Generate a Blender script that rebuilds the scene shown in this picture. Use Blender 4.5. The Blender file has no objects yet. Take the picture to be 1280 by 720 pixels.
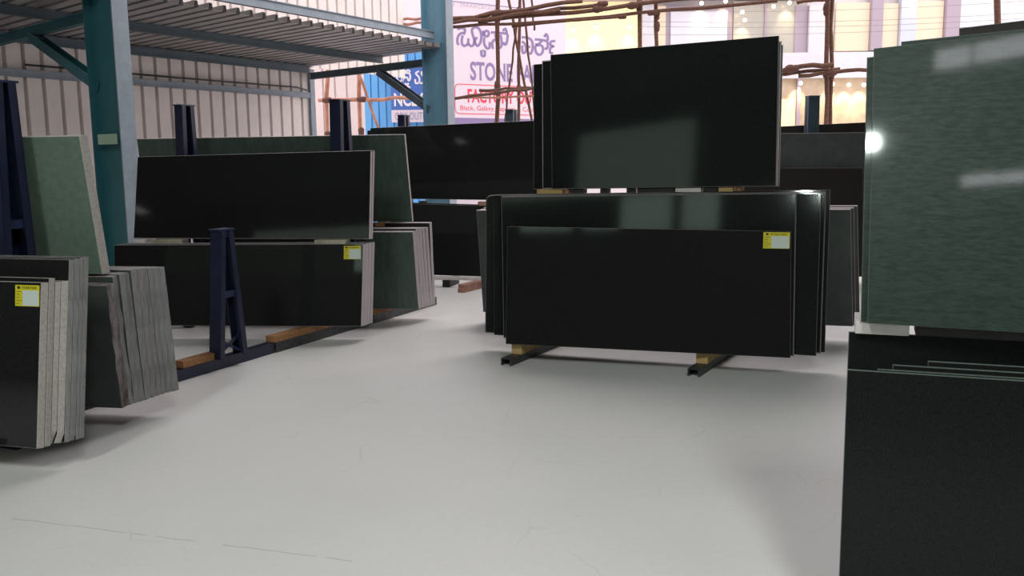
import bpy, bmesh, math, random
from mathutils import Vector, Matrix
# slab: base corner (m), yaw, lean (degrees), outline corners (along, up), thickness
SLABS = {
    'A0': ((-4.694, 5.079, 0.15), -15, 7, [(0.0, 0.0), (2.3, 0.0), (2.32, 0.863), (0.0, 0.863)], 0.035, 0.015),
    'A1': ((-4.669, 5.111, 0.15), -15, 7, [(0.0, 0.0), (2.3, 0.0), (2.32, 0.881), (0.0, 0.881)], 0.034, 0.007),
    'A2': ((-4.652, 5.144, 0.15), -15, 7, [(0.0, 0.0), (2.3, 0.0), (2.32, 0.858), (0.0, 0.858)], 0.023, 0.015),
    'A3': ((-4.63, 5.163, 0.15), -15, 7, [(0.0, 0.0), (2.3, 0.0), (2.32, 0.86), (0.0, 0.86)], 0.025, 0.023),
    'A4': ((-4.6, 5.182, 0.15), -15, 7, [(0.0, 0.0), (2.3, 0.0), (2.32, 0.968), (0.0, 0.968)], 0.023, 0.013),
    'A5': ((-4.58, 5.202, 0.15), -15, 7, [(0.0, 0.0), (2.3, 0.0), (2.32, 0.972), (0.0, 0.972)], 0.029, 0.009),
    'A6': ((-4.563, 5.229, 0.15), -15, 7, [(0.0, 0.0), (2.3, 0.0), (2.32, 0.974), (0.0, 0.974)], 0.021, 0.004),
    'A7': ((-4.553, 5.249, 0.15), -15, 7, [(0.0, 0.0), (2.3, 0.0), (2.32, 0.976), (0.0, 0.976)], 0.03, 0.005),
    'B0': ((-4.622, 5.643, 0.15), -10, -6, [(0.0, 0.0), (2.3, 0.0), (2.314, 0.762), (0.0, 0.762)], 0.069, 0.006),
    'B1': ((-4.603, 5.713, 0.15), -10, -6, [(0.0, 0.0), (2.3, 0.0), (2.306, 0.805), (0.0, 0.805)], 0.036, 0.005),
    'B2': ((-4.591, 5.749, 0.15), -10, -6, [(0.0, 0.0), (2.3, 0.0), (2.319, 0.815), (0.0, 0.815)], 0.037, 0.012),
    'B3': ((-4.572, 5.785, 0.15), -10, -6, [(0.0, 0.0), (2.3, 0.0), (2.307, 0.815), (0.0, 0.815)], 0.038, 0.012),
    'B4': ((-4.552, 5.821, 0.15), -10, -6, [(0.0, 0.0), (2.3, 0.0), (2.32, 0.832), (0.0, 0.832)], 0.056, 0.007),
    'B5': ((-4.534, 5.877, 0.15), -10, -6, [(0.0, 0.0), (2.3, 0.0), (2.32, 0.827), (0.0, 0.827)], 0.047, 0.008),
    'B6': ((-4.518, 5.925, 0.15), -10, -6, [(0.0, 0.0), (2.3, 0.0), (2.312, 0.824), (0.0, 0.824)], 0.039, 0.008),
    'B7': ((-4.502, 5.963, 0.15), -10, -6, [(0.0, 0.0), (2.3, 0.0), (2.315, 0.821), (0.0, 0.821)], 0.039, 0.008),
    'B8': ((-4.486, 6.002, 0.15), -10, -6, [(0.0, 0.0), (2.3, 0.0), (2.312, 0.819), (0.0, 0.819)], 0.031, 0.018),
    'B9': ((-4.461, 6.031, 0.15), -10, -6, [(0.0, 0.0), (2.3, 0.0), (2.305, 0.818), (0.0, 0.818)], 0.04, 0.023),
    'G0': ((-4.576, 5.617, 0.965), -10, -6, [(0.0, 0.0), (2.2, 0.0), (2.18, 0.806), (0.0, 0.806)], 0.088, -0.032),
    'G1': ((-4.593, 5.714, 0.965), -10, -6, [(0.0, 0.0), (2.2, 0.0), (2.187, 0.813), (0.0, 0.813)], 0.035, -0.013),
    'D0': ((-3.641, 8.071, 0.15), -5, 8, [(0.0, 0.0), (2.3, 0.0), (2.32, 0.735), (0.0, 0.735)], 0.049, 0.012),
    'D1': ((-3.624, 8.121, 0.15), -5, 8, [(0.0, 0.0), (2.3, 0.0), (2.32, 0.738), (0.0, 0.738)], 0.057, 0.013),
    'D2': ((-3.605, 8.179, 0.15), -5, 8, [(0.0, 0.0), (2.3, 0.0), (2.32, 0.738), (0.0, 0.738)], 0.054, 0.014),
    'D3': ((-3.584, 8.234, 0.15), -5, 8, [(0.0, 0.0), (2.3, 0.0), (2.32, 0.738), (0.0, 0.738)], 0.04, 0.011),
    'K0': ((-3.581, 8.481, 0.915), -10, 11, [(0.0, 0.0), (2.332, -0.0), (2.323, 0.805), (0.007, 0.776)], 0.05, 0),
    'K1': ((-3.573, 8.537, 0.914), -10, 11, [(0.0, 0.0), (2.334, -0.0), (2.329, 0.809), (0.007, 0.777)], 0.045, 0),
    'N0': ((-3.863, 9.521, 1.0), -9, -6, [(0.0, 0.0), (2.9, 0.0), (2.868, 0.872), (0.0, 0.872)], 0.045, 0),
    'E0': ((-3.205, 9.094, 0.15), -8, -6, [(0.0, 0.0), (2.3, 0.0), (2.28, 0.778), (0.0, 0.778)], 0.061, 0.016),
    'E1': ((-3.179, 9.156, 0.15), -8, -6, [(0.0, 0.0), (2.3, 0.0), (2.28, 0.808), (0.0, 0.808)], 0.048, 0.016),
    'E2': ((-3.156, 9.203, 0.15), -8, -6, [(0.0, 0.0), (2.3, 0.0), (2.281, 0.804), (0.0, 0.804)], 0.049, 0.016),
    'E3': ((-3.132, 9.251, 0.15), -8, -6, [(0.0, 0.0), (2.3, 0.0), (2.284, 0.802), (0.0, 0.802)], 0.049, 0.016),
    'E4': ((-3.108, 9.3, 0.15), -8, -6, [(0.0, 0.0), (2.3, 0.0), (2.291, 0.8), (0.0, 0.8)], 0.059, 0.014),
    'E5': ((-3.085, 9.359, 0.15), -8, -6, [(0.0, 0.0), (2.3, 0.0), (2.304, 0.848), (0.0, 0.848)], 0.05, 0.012),
    'F0': ((-1.747, 11.578, 0.163), -13, 6, [(0.0, 0.0), (2.306, -0.022), (2.294, 0.857), (-0.005, 0.919)], 0.03, 0),
    'F1': ((-1.688, 11.601, 0.17), -13, 6, [(0.0, 0.0), (2.186, -0.025), (2.174, 0.863), (-0.006, 0.926)], 0.03, 0),
    'J0': ((-1.879, 12.032, 1.12), -20, 6, [(0.0, 0.0), (2.687, -0.021), (2.66, 0.981), (-0.018, 0.936)], 0.03, 0),
    'J1': ((-1.93, 12.09, 1.129), -20, 6, [(0.0, 0.0), (2.682, -0.022), (2.656, 0.945), (-0.017, 0.897)], 0.03, 0),
    'C0': ((-0.056, 7.02, 0.15), -16.76, 6, [(0.0, 0.0), (2.173, -0.0), (2.151, 0.923), (-0.004, 0.937)], 0.022, 0),
    'C1': ((-0.078, 7.265, 0.15), -20.94, 6, [(0.0, 0.0), (2.295, -0.0), (2.27, 1.198), (-0.052, 1.168)], 0.022, 0),
    'C2': ((-0.156, 7.407, 0.15), -21.88, 6, [(0.0, 0.0), (2.571, -0.0), (2.559, 1.19), (-0.044, 1.17)], 0.022, 0),
    'C3': ((-0.236, 7.501, 0.15), -21.04, 6, [(0.0, 0.0), (2.709, 0.0), (2.702, 1.201), (-0.023, 1.171)], 0.022, 0),
    'C4': ((-0.21, 7.535, 0.15), -20.8, 6, [(0.0, 0.0), (2.723, -0.0), (2.716, 1.214), (-0.008, 1.173)], 0.022, 0),
    'U0': ((0.343, 7.5, 1.363), -24, 6, [(0.0, 0.0), (1.804, 0.024), (1.777, 1.143), (-0.053, 1.107)], 0.028, 0),
    'U1': ((0.262, 7.57, 1.358), -24, 6, [(0.0, 0.0), (1.917, 0.026), (1.896, 1.112), (-0.041, 1.074)], 0.024, 0),
    'U2': ((0.193, 7.632, 1.357), -24, 6, [(0.0, 0.0), (2.01, 0.025), (1.991, 1.086), (-0.036, 1.049)], 0.024, 0),
    'Q0': ((-0.289, 8.768, 0.115), -20, -8, [(0.0, 0.0), (3.429, 0.035), (3.372, 1.057), (0.004, 1.024)], 0.04, 0),
    'Q1': ((-0.258, 8.806, 0.116), -20, -8, [(0.0, 0.0), (3.44, 0.034), (3.381, 1.066), (0.007, 1.028)], 0.04, 0),
    'Q2': ((-0.227, 8.848, 0.117), -20, -8, [(0.0, 0.0), (3.458, 0.033), (3.395, 1.08), (0.007, 1.04)], 0.04, 0),
    'R0': ((2.834, 10.844, 0.139), -5, 5, [(0.0, 0.0), (1.403, 0.021), (1.387, 1.327), (-0.013, 1.342)], 0.03, 0),
    'R1': ((2.564, 10.943, 0.139), -5, 5, [(0.0, 0.0), (1.91, 0.021), (1.88, 1.751), (-0.014, 1.758)], 0.03, 0),
    'R2': ((2.589, 11.499, 0.139), -5, 5, [(0.0, 0.0), (2.205, 0.024), (2.171, 1.902), (-0.014, 1.829)], 0.03, 0),
    'H0': ((1.078, 2.818, 0.0), -20, 6, [(0.0, 0.0), (2.1, 0.0), (2.1, 0.904), (0.0, 0.904)], 0.024, 0),
    'H1': ((1.177, 2.814, 0.0), -20, 6, [(0.0, 0.0), (2.1, 0.0), (2.1, 0.905), (0.0, 0.905)], 0.024, 0),
    'H2': ((1.232, 2.826, 0.0), -20, 6, [(0.0, 0.0), (2.1, 0.0), (2.1, 0.916), (0.0, 0.916)], 0.024, 0),
    'H3': ((1.345, 2.817, 0.0), -20, 6, [(0.0, 0.0), (2.1, 0.0), (2.1, 0.929), (0.0, 0.929)], 0.024, 0),
    'H4': ((1.128, 2.949, 0.0), -20, 6, [(0.0, 0.0), (2.1, 0.0), (2.1, 1.005), (0.0, 1.005)], 0.024, 0),
    'T0': ((1.191, 2.959, 1.045), -25, 6, [(0.0, 0.0), (2.0, 0.0), (2.0, 1.022), (-0.023, 0.914)], 0.026, 0),
    'T1': ((1.183, 2.996, 1.045), -25, 6, [(0.0, 0.0), (2.0, 0.0), (2.0, 0.984), (-0.022, 0.889)], 0.026, 0),
    'T2': ((1.304, 2.973, 1.045), -25, 6, [(0.0, 0.0), (2.0, 0.0), (2.0, 1.032), (-0.039, 0.938)], 0.026, 0),
    'T3': ((1.48, 2.924, 1.045), -25, 6, [(0.0, 0.0), (2.0, 0.0), (2.0, 1.104), (-0.046, 0.974)], 0.026, 0),
}
ORD = ['first', 'second', 'third', 'fourth', 'fifth', 'sixth', 'seventh', 'eighth', 'ninth', 'tenth']
C = bpy.context.scene.collection
R = math.radians

# ------------------------------------------------------------------ camera
FPX, PITCH, ROLL, CAMH = 1120.0, R(8.1), 0.012, 1.6
FW = Vector((0, math.cos(PITCH), -math.sin(PITCH)))
R0 = Vector((1, 0, 0)); D0 = FW.cross(R0)
RT = R0 * math.cos(ROLL) + D0 * math.sin(ROLL)
DN = D0 * math.cos(ROLL) - R0 * math.sin(ROLL)
CAM = Vector((0, 0, CAMH))
cd = bpy.data.cameras.new('camera'); cam = bpy.data.objects.new('camera', cd); C.objects.link(cam)
cd.sensor_width = 36.0; cd.lens = 36.0 * FPX / 1280.0; cd.clip_start = 0.05; cd.clip_end = 200
m3 = Matrix((RT, -DN, -FW)).transposed()
cam.matrix_world = Matrix.Translation(CAM) @ m3.to_4x4()
bpy.context.scene.camera = cam

def at(px, py, Y):
    """the point of the place at distance Y that the photograph shows at (px, py)"""
    v = FW + RT * ((px - 640) / FPX) + DN * ((py - 360) / FPX)
    return CAM + v * (Y / v.y)

def atz(px, py, z):
    v = FW + RT * ((px - 640) / FPX) + DN * ((py - 360) / FPX)
    return CAM + v * ((z - CAMH) / v.z)

# ------------------------------------------------------------------ materials
def mat(name, col, rough=0.6, metal=0.0, spec=0.5, noise=0.0, nscale=20.0, col2=None, bump=0.0, bscale=60.0, emit=None, estr=0.0, stretch=None, rnoise=0.0):
    m = bpy.data.materials.new(name); m.use_nodes = True
    nt = m.node_tree; b = nt.nodes['Principled BSDF']
    b.inputs['Base Color'].default_value = (*col, 1); b.inputs['Roughness'].default_value = rough
    b.inputs['Metallic'].default_value = metal; b.inputs['Specular IOR Level'].default_value = spec
    tc = nt.nodes.new('ShaderNodeTexCoord'); src = tc.outputs['Object']
    if stretch:
        mp = nt.nodes.new('ShaderNodeMapping'); mp.inputs['Scale'].default_value = stretch
        nt.links.new(src, mp.inputs['Vector']); src = mp.outputs['Vector']
    if noise > 0 or col2:
        n = nt.nodes.new('ShaderNodeTexNoise'); n.inputs['Scale'].default_value = nscale; n.inputs['Detail'].default_value = 5
        n.inputs['Roughness'].default_value = 0.65
        nt.links.new(src, n.inputs['Vector'])
        rp = nt.nodes.new('ShaderNodeValToRGB'); rp.color_ramp.elements[0].position = 0.35; rp.color_ramp.elements[1].position = 0.65
        c2 = col2 or tuple(min(1, c * (1 + noise)) for c in col)
        c1 = col if col2 else tuple(c * (1 - noise) for c in col)
        rp.color_ramp.elements[0].color = (*c1, 1); rp.color_ramp.elements[1].color = (*c2, 1)
        nt.links.new(n.outputs['Fac'], rp.inputs['Fac']); nt.links.new(rp.outputs['Color'], b.inputs['Base Color'])
    if rnoise > 0:
        n3 = nt.nodes.new('ShaderNodeTexNoise'); n3.inputs['Scale'].default_value = 3.0; n3.inputs['Detail'].default_value = 4
        nt.links.new(src, n3.inputs['Vector'])
        mr = nt.nodes.new('ShaderNodeMapRange'); mr.inputs['To Min'].default_value = rough - rnoise; mr.inputs['To Max'].default_value = rough + rnoise
        nt.links.new(n3.outputs['Fac'], mr.inputs['Value']); nt.links.new(mr.outputs['Result'], b.inputs['Roughness'])
    if bump > 0:
        n2 = nt.nodes.new('ShaderNodeTexNoise'); n2.inputs['Scale'].default_value = bscale; n2.inputs['Detail'].default_value = 4
        nt.links.new(src, n2.inputs['Vector'])
        bp = nt.nodes.new('ShaderNodeBump'); bp.inputs['Strength'].default_value = bump; bp.inputs['Distance'].default_value = 0.01
        nt.links.new(n2.outputs['Fac'], bp.inputs['Height']); nt.links.new(bp.outputs['Normal'], b.inputs['Normal'])
    if emit:
        b.inputs['Emission Color'].default_value = (*emit, 1); b.inputs['Emission Strength'].default_value = estr
    return m

M = {}
M['black'] = mat('polished black granite', (.0150, .0156, .0153), .05, spec=.45, noise=.5, nscale=260, rnoise=.015)
M['blackg'] = mat('polished dark green black granite', (.0140, .0168, .0154), .06, spec=.5, noise=.5, nscale=240, rnoise=.02)
M['matblack'] = mat('honed black granite', (.0115, .0115, .0120), .3, spec=.3, noise=.5, nscale=220)
M['dullblack'] = mat('dull polished black granite', (.0120, .0130, .0128), .22, spec=.2, noise=.4, nscale=200)
M['brown'] = mat('dusty brown black granite', (.018, .014, .013), .4, spec=.3, noise=.4, nscale=90)
M['green'] = mat('leathered green granite', (.012, .026, .018), .34, spec=.4, col2=(.032, .056, .042), nscale=38, bump=.10, bscale=45, stretch=(.6, 1, 2.2))
_g = M['green'].node_tree.nodes['Principled BSDF']; _g.inputs['Specular IOR Level'].default_value = .45; _g.inputs['Coat Weight'].default_value = .8; _g.inputs['Coat Roughness'].default_value = .05
M['palegreen'] = mat('sawn pale green granite', (.100, .145, .110), .55, spec=.35, col2=(.135, .185, .145), nscale=30, bump=.08, bscale=90)
M['darkgreen'] = mat('dusty dark green granite', (.050, .074, .060), .34, spec=.4, col2=(.074, .102, .086), nscale=9, stretch=(2.5, 1, .7))
M['greyface'] = mat('dusty grey green granite', (.045, .055, .050), .42, spec=.35, col2=(.065, .076, .070), nscale=7)
M['edge_pale'] = mat('sawn pale granite edge', (.42, .385, .36), .85, spec=.2, noise=.14, nscale=60, bump=.25, bscale=120)
M['edge_grey'] = mat('sawn grey granite edge', (.25, .245, .24), .85, spec=.2, noise=.2, nscale=35, bump=.3, bscale=90, stretch=(1, 1, .25))
M['edge_stain'] = mat('grey granite edge with dark red ink stains', (.26, .25, .245), .85, spec=.2, col2=(.09, .06, .06), nscale=16, bump=.3, bscale=90, stretch=(1, 1, .4))
M['edge_pink'] = mat('sawn granite edge with pink daylight tint', (.46, .41, .42), .85, spec=.2, noise=.1, nscale=30, bump=.2, bscale=90, stretch=(1, 1, .3))  # pink of the outside light is put into this edge colour
M['edge_dark'] = mat('polished dark granite edge', (.15, .14, .138), .5, spec=.4, noise=.2, nscale=60)
M['edge_green'] = mat('polished green granite edge', (.11, .14, .12), .4, spec=.4, noise=.2, nscale=60)
M['yellow'] = mat('yellow sticker paper', (.62, .56, .012), .6)
M['paper'] = mat('white sticker paper', (.58, .66, .60), .6)
M['ink'] = mat('black sticker ink', (.02, .02, .015), .6)
M['navy'] = mat('navy blue paint on steel', (.010, .014, .042), .4, spec=.5, noise=.25, nscale=14)
M['navypale'] = mat('lighter navy blue paint on steel', (.018, .027, .078), .38, spec=.5, noise=.3, nscale=10)  # lighter navy for caps, rungs and braces
M['tealframe'] = mat('slate blue paint on steel', (.050, .080, .105), .5, noise=.15, nscale=10)
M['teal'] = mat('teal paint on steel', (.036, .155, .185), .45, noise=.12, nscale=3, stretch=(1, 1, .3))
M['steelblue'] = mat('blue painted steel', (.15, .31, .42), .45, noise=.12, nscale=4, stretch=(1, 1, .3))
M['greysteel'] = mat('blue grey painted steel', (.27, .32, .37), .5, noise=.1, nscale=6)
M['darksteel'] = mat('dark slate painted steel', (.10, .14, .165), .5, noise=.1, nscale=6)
M['channel'] = mat('dark mill steel', (.055, .058, .060), .45, metal=.4, noise=.4, nscale=25)
M['cream'] = mat('cream painted corrugated sheet', (.80, .735, .70), .5, noise=.05, nscale=2.5)
M['darkhall'] = mat('dark unseen hall wall', (.012, .013, .013), .7)  # near-black walls stand in for dark stacks reflected in the slabs
M['deck'] = mat('galvanised decking sheet', (.30, .28, .275), .5, metal=.2, noise=.12, nscale=4)
M['roof'] = mat('dark roof sheet', (.10, .105, .105), .7, noise=.1)
M['wood'] = mat('orange brown timber', (.40, .20, .085), .75, col2=(.24, .105, .042), nscale=9, stretch=(1, 6, 6), bump=.15, bscale=40)
M['woodpale'] = mat('pale pine timber', (.60, .43, .185), .75, col2=(.46, .30, .115), nscale=9, stretch=(5, 2, 5))
M['woodwhite'] = mat('whitewashed timber', (.70, .66, .64), .8, noise=.08, nscale=12)
M['woodolive'] = mat('weathered olive grey timber', (.36, .34, .25), .8, noise=.2, nscale=12)
M['wooddark'] = mat('very dark timber', (.030, .028, .026), .8, noise=.3, nscale=12)  # near-black mottled wood tone
M['woodred'] = mat('reddish timber', (.36, .19, .145), .8, noise=.25, nscale=12)
M['bamboo'] = mat('brown scaffold pole bark', (.085, .038, .024), .8, col2=(.175, .082, .050), nscale=7, stretch=(3, 3, 3))
M['bamboored'] = mat('reddish scaffold pole bark', (.40, .17, .105), .8, col2=(.52, .27, .19), nscale=6)
M['rope'] = mat('coir lashing rope', (.12, .055, .040), .9, noise=.3, nscale=60)
M['signwhite'] = mat('white sign panel', (.72, .64, .71), .6)
M['purple'] = mat('muted purple sign paint', (.25, .19, .37), .6)
M['red'] = mat('red sign paint', (.80, .055, .10), .6)
M['signgrey'] = mat('pale grey sign paint', (.50, .42, .50), .6)
M['signblue'] = mat('blue sign panel', (.065, .16, .50), .6)
M['signletter'] = mat('white sign paint', (.80, .80, .85), .6)
M['paleblueletter'] = mat('grey blue sign paint', (.30, .32, .48), .6)
M['bluesheet'] = mat('bright blue corrugated sheet', (.13, .42, .80), .5, noise=.05, nscale=3)
M['palesheet'] = mat('pale pink white corrugated sheet', (.72, .63, .62), .5, noise=.04, nscale=3)
M['facade'] = mat('white building plaster', (.70, .665, .69), .7, noise=.03, nscale=3)
M['marble'] = mat('white veined stone cladding', (.70, .69, .73), .5, col2=(.60, .60, .65), nscale=3)
M['lilac'] = mat('lilac grey pilaster', (.40, .335, .40), .6)
M['bluewhite'] = mat('bluish white cladding', (.55, .60, .72), .5)
M['beige'] = mat('beige textured stone', (.60, .50, .37), .7, col2=(.45, .35, .24), nscale=4)
M['litcream'] = mat('lit cream window', (.60, .50, .38), .4, emit=(1.0, .78, .52), estr=.30)
M['lityellow'] = mat('yellow lit panel', (.8, .65, .35), .4, emit=(1.0, .82, .45), estr=.55)
M['litwhite'] = mat('lit white window', (.64, .63, .70), .3, emit=(.92, .92, 1.0), estr=.10)
M['glassgrey'] = mat('olive tinted showroom glass', (.38, .37, .33), .15, noise=.08, nscale=1.5, emit=(1, .85, .65), estr=.10)
M['bulb'] = mat('glowing warm lamp', (1, .9, .7), .4, emit=(1.0, .82, .5), estr=9)
M['floodbulb'] = mat('glowing white lamp', (1, 1, 1), .4, emit=(.86, 1.0, .93), estr=520)
M['lampbody'] = mat('dark lamp housing', (.05, .05, .05), .5)
M['daywindow'] = mat('daylit translucent window', (.8, .8, .8), .5, emit=(.95, .93, 1.0), estr=5.5)
M['dimwindow'] = mat('daylit green tinted window', (.5, .7, .6), .5, emit=(.75, 1.0, .85), estr=1.2)
M['cable'] = mat('grey plastic cable', (.25, .22, .22), .6)
M['emissive'] = mat('glowing corrugated wall sheet', (.5, .55, .5), .5, emit=(.78, 1.0, .86), estr=.55)  # emission stands in for lamp light on a corrugated wall
M['tag'] = mat('pale green paper notice', (.42, .56, .42), .7)

# floor: dusty pale concrete with wear, scuffs and one long hairline joint
def floor_material():
    m = bpy.data.materials.new('dusty pale concrete'); m.use_nodes = True
    nt = m.node_tree; b = nt.nodes['Principled BSDF']; L = nt.links.new
    g = nt.nodes.new('ShaderNodeNewGeometry')
    def noise(s, d=4, r=.6, v=None):
        n = nt.nodes.new('ShaderNodeTexNoise'); n.inputs['Scale'].default_value = s; n.inputs['Detail'].default_value = d; n.inputs['Roughness'].default_value = r
        L(v or g.outputs['Position'], n.inputs['Vector']); return n.outputs['Fac']
    def ramp(f, stops):
        r = nt.nodes.new('ShaderNodeValToRGB'); e = r.color_ramp.elements
        while len(e) < len(stops): e.new(.5)
        for k, (p, c) in enumerate(stops): e[k].position = p; e[k].color = (*c, 1)
        L(f, r.inputs['Fac']); return r.outputs['Color']
    def mul(a, c, fac=1.0):
        x = nt.nodes.new('ShaderNodeMix'); x.data_type = 'RGBA'; x.blend_type = 'MULTIPLY'; x.inputs['Factor'].default_value = fac
        L(a, x.inputs['A']); L(c, x.inputs['B']); return x.outputs['Result']
    base = ramp(noise(.55, 5), [(.3, (.605, .605, .590)), (.5, (.640, .640, .626)), (.7, (.665, .650, .643))])
    fine = ramp(noise(38, 3), [(.35, (.965, .965, .965)), (.65, (1, 1, 1))])
    col = mul(base, fine)
    # scuffs: short dark scratches, patchy
    mp = nt.nodes.new('ShaderNodeMapping'); mp.inputs['Rotation'].default_value = (0, 0, .5); mp.inputs['Scale'].default_value = (1.0, 5.0, 1)
    L(g.outputs['Position'], mp.inputs['Vector'])
    sc = ramp(noise(3.2, 6, .75, mp.outputs['Vector']), [(.0, (1, 1, 1)), (.645, (1, 1, 1)), (.70, (.84, .82, .80))])
    col = mul(col, sc, .7)
    vor = nt.nodes.new('ShaderNodeTexVoronoi'); vor.feature = 'DISTANCE_TO_EDGE'; vor.inputs['Scale'].default_value = 1.3
    wob = nt.nodes.new('ShaderNodeMix'); wob.data_type = 'RGBA'; wob.blend_type = 'ADD'; wob.inputs['Factor'].default_value = .35
    nn = nt.nodes.new('ShaderNodeTexNoise'); nn.inputs['Scale'].default_value = 2.5; L(g.outputs['Position'], nn.inputs['Vector'])
    L(g.outputs['Position'], wob.inputs['A']); L(nn.outputs['Color'], wob.inputs['B']); L(wob.outputs['Result'], vor.inputs['Vector'])
    hair = ramp(vor.outputs['Distance'], [(.0, (.80, .77, .75)), (.004, (.86, .84, .82)), (.008, (1, 1, 1))])
    gate = ramp(noise(1.7, 3), [(.52, (1, 1, 1)), (.60, (0, 0, 0))])
    gm = nt.nodes.new('ShaderNodeMix'); gm.data_type = 'RGBA'; L(gate, gm.inputs['Factor']); L(hair, gm.inputs['A']); gm.inputs['B'].default_value = (1, 1, 1, 1)
    col = mul(col, gm.outputs['Result'], .5)
    # the long hairline joint
    a, c = atz(16, 648, 0), atz(440, 701, 0); d = (c - a).normalized(); n = Vector((-d.y, d.x, 0))
    sub = nt.nodes.new('ShaderNodeVectorMath'); sub.operation = 'SUBTRACT'; L(g.outputs['Position'], sub.inputs[0]); sub.inputs[1].default_value = a
    def dot(v):
        x = nt.nodes.new('ShaderNodeVectorMath'); x.operation = 'DOT_PRODUCT'; L(sub.outputs[0], x.inputs[0]); x.inputs[1].default_value = v; return x.outputs['Value']
    def mth(op, p, q=None):
        x = nt.nodes.new('ShaderNodeMath'); x.operation = op; L(p, x.inputs[0])
        if isinstance(q, (int, float)): x.inputs[1].default_value = q
        elif q is not None: L(q, x.inputs[1])
        return x.outputs[0]
    w = mth('MULTIPLY', mth('ADD', noise(6, 3), -.5), .03)
    across = mth('ABSOLUTE', mth('ADD', dot(n), w)); along = dot(d)
    thin = mth('LESS_THAN', across, .0026)
    ins = mth('MULTIPLY', mth('GREATER_THAN', along, 0.0), mth('LESS_THAN', along, (c - a).length))
    brk = mth('GREATER_THAN', noise(4.5, 2), .40)
    f = mth('MULTIPLY', mth('MULTIPLY', thin, ins), mth('MULTIPLY', brk, .55))
    jm = nt.nodes.new('ShaderNodeMix'); jm.data_type = 'RGBA'; L(f, jm.inputs['Factor']); L(col, jm.inputs['A']); jm.inputs['B'].default_value = (.20, .17, .15, 1)
    L(jm.outputs['Result'], b.inputs['Base Color'])
    b.inputs['Specular IOR Level'].default_value = .35
    rr = nt.nodes.new('ShaderNodeMapRange'); rr.inputs['To Min'].default_value = .36; rr.inputs['To Max'].default_value = .58
    L(noise(1.1, 3), rr.inputs['Value']); L(rr.outputs['Result'], b.inputs['Roughness'])
    return m
M['floor'] = floor_material()

# ------------------------------------------------------------------ mesh helpers
def box(bm, c, ax, half, mi=0):
    """box: centre, three axis vectors, half sizes"""
    c = Vector(c); vs = []
    for sx in (-1, 1):
        for sy in (-1, 1):
            for sz in (-1, 1):
                vs.append(bm.verts.new(c + ax[0] * (sx * half[0]) + ax[1] * (sy * half[1]) + ax[2] * (sz * half[2])))
    for f in ((0, 1, 3, 2), (4, 6, 7, 5), (0, 4, 5, 1), (2, 3, 7, 6), (0, 2, 6, 4), (1, 5, 7, 3)):
        bm.faces.new([vs[i] for i in f]).material_index = mi
    return vs
XYZ = (Vector((1, 0, 0)), Vector((0, 1, 0)), Vector((0, 0, 1)))
def yawax(deg):
    y = R(deg); return (Vector((math.cos(y), math.sin(y), 0)), Vector((-math.sin(y), math.cos(y), 0)), Vector((0, 0, 1)))
def bar(bm, p, q, side, w, t, mi=0):
    """rectangular bar from p to q; `side` is the width direction"""
    p, q = Vector(p), Vector(q); d = (q - p); L = d.length; d.normalize()
    s = (Vector(side) - d * Vector(side).dot(d)).normalized(); u = d.cross(s)
    return box(bm, (p + q) / 2, (d, s, u), (L / 2, w / 2, t / 2), mi)
def channel(bm, p, q, side, w, t, th, flip=1):
    """C-channel: web of width w, two flanges of depth t"""
    p, q = Vector(p), Vector(q); d = (q - p).normalized()
    s = (Vector(side) - d * Vector(side).dot(d)).normalized(); u = d.cross(s) * flip
    bar(bm, p, q, s, w, th)
    for sg in (-1, 1):
        o = s * (sg * (w / 2 - th / 2)) + u * (t / 2)
        bar(bm, p + o, q + o, u, t, th)
def tube(bm, pts, rad, n=8, mi=0):
    pts = [Vector(p) for p in pts]; rings = []
    if not isinstance(rad, (list, tuple)): rad = [rad] * len(pts)
    for i, p in enumerate(pts):
        d = (pts[min(i + 1, len(pts) - 1)] - pts[max(i - 1, 0)]).normalized()
        a = d.orthogonal() if abs(d.z) > .9 else d.cross(Vector((0, 0, 1)))
        if abs(d.z) > .9: a = d.cross(Vector((0, 1, 0)))
        a.normalize(); b2 = d.cross(a)
        rings.append([bm.verts.new(p + (a * math.cos(2 * math.pi * k / n) + b2 * math.sin(2 * math.pi * k / n)) * rad[i]) for k in range(n)])
    for r1, r2 in zip(rings, rings[1:]):
        for k in range(n):
            f = bm.faces.new((r1[k], r1[(k + 1) % n], r2[(k + 1) % n], r2[k])); f.material_index = mi; f.smooth = True
    bm.faces.new(rings[0]); bm.faces.new(rings[-1][::-1])
def obj(name, bm, mats, parent=None, origin=(0, 0, 0), bevel=0.0):
    """one mesh object; bm is in world coordinates and becomes relative to origin (the thing's base)"""
    origin = Vector(origin)
    bmesh.ops.recalc_face_normals(bm, faces=bm.faces[:])
    if bevel: bmesh.ops.bevel(bm, geom=bm.edges[:], offset=bevel, segments=2, affect='EDGES', profile=.5)
    bmesh.ops.translate(bm, vec=-origin, verts=bm.verts[:])
    me = bpy.data.meshes.new(name); bm.to_mesh(me); bm.free()
    for m in (mats if isinstance(mats, (list, tuple)) else [mats]): me.materials.append(m)
    o = bpy.data.objects.new(name, me); C.objects.link(o)
    if parent: o.parent = parent
    else: o.location = origin
    return o
def tag(o, label, cat, group=None, kind='thing'):
    o['label'] = label; o['category'] = cat; o['kind'] = kind
    if group: o['group'] = group
    return o
def empty(name, loc, label, cat, group=None):
    o = bpy.data.objects.new(name, None); C.objects.link(o); o.location = loc; o.empty_display_size = .1
    return tag(o, label, cat, group)
def struct(o): o['kind'] = 'structure'; return o
def NB(): return bmesh.new()

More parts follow.
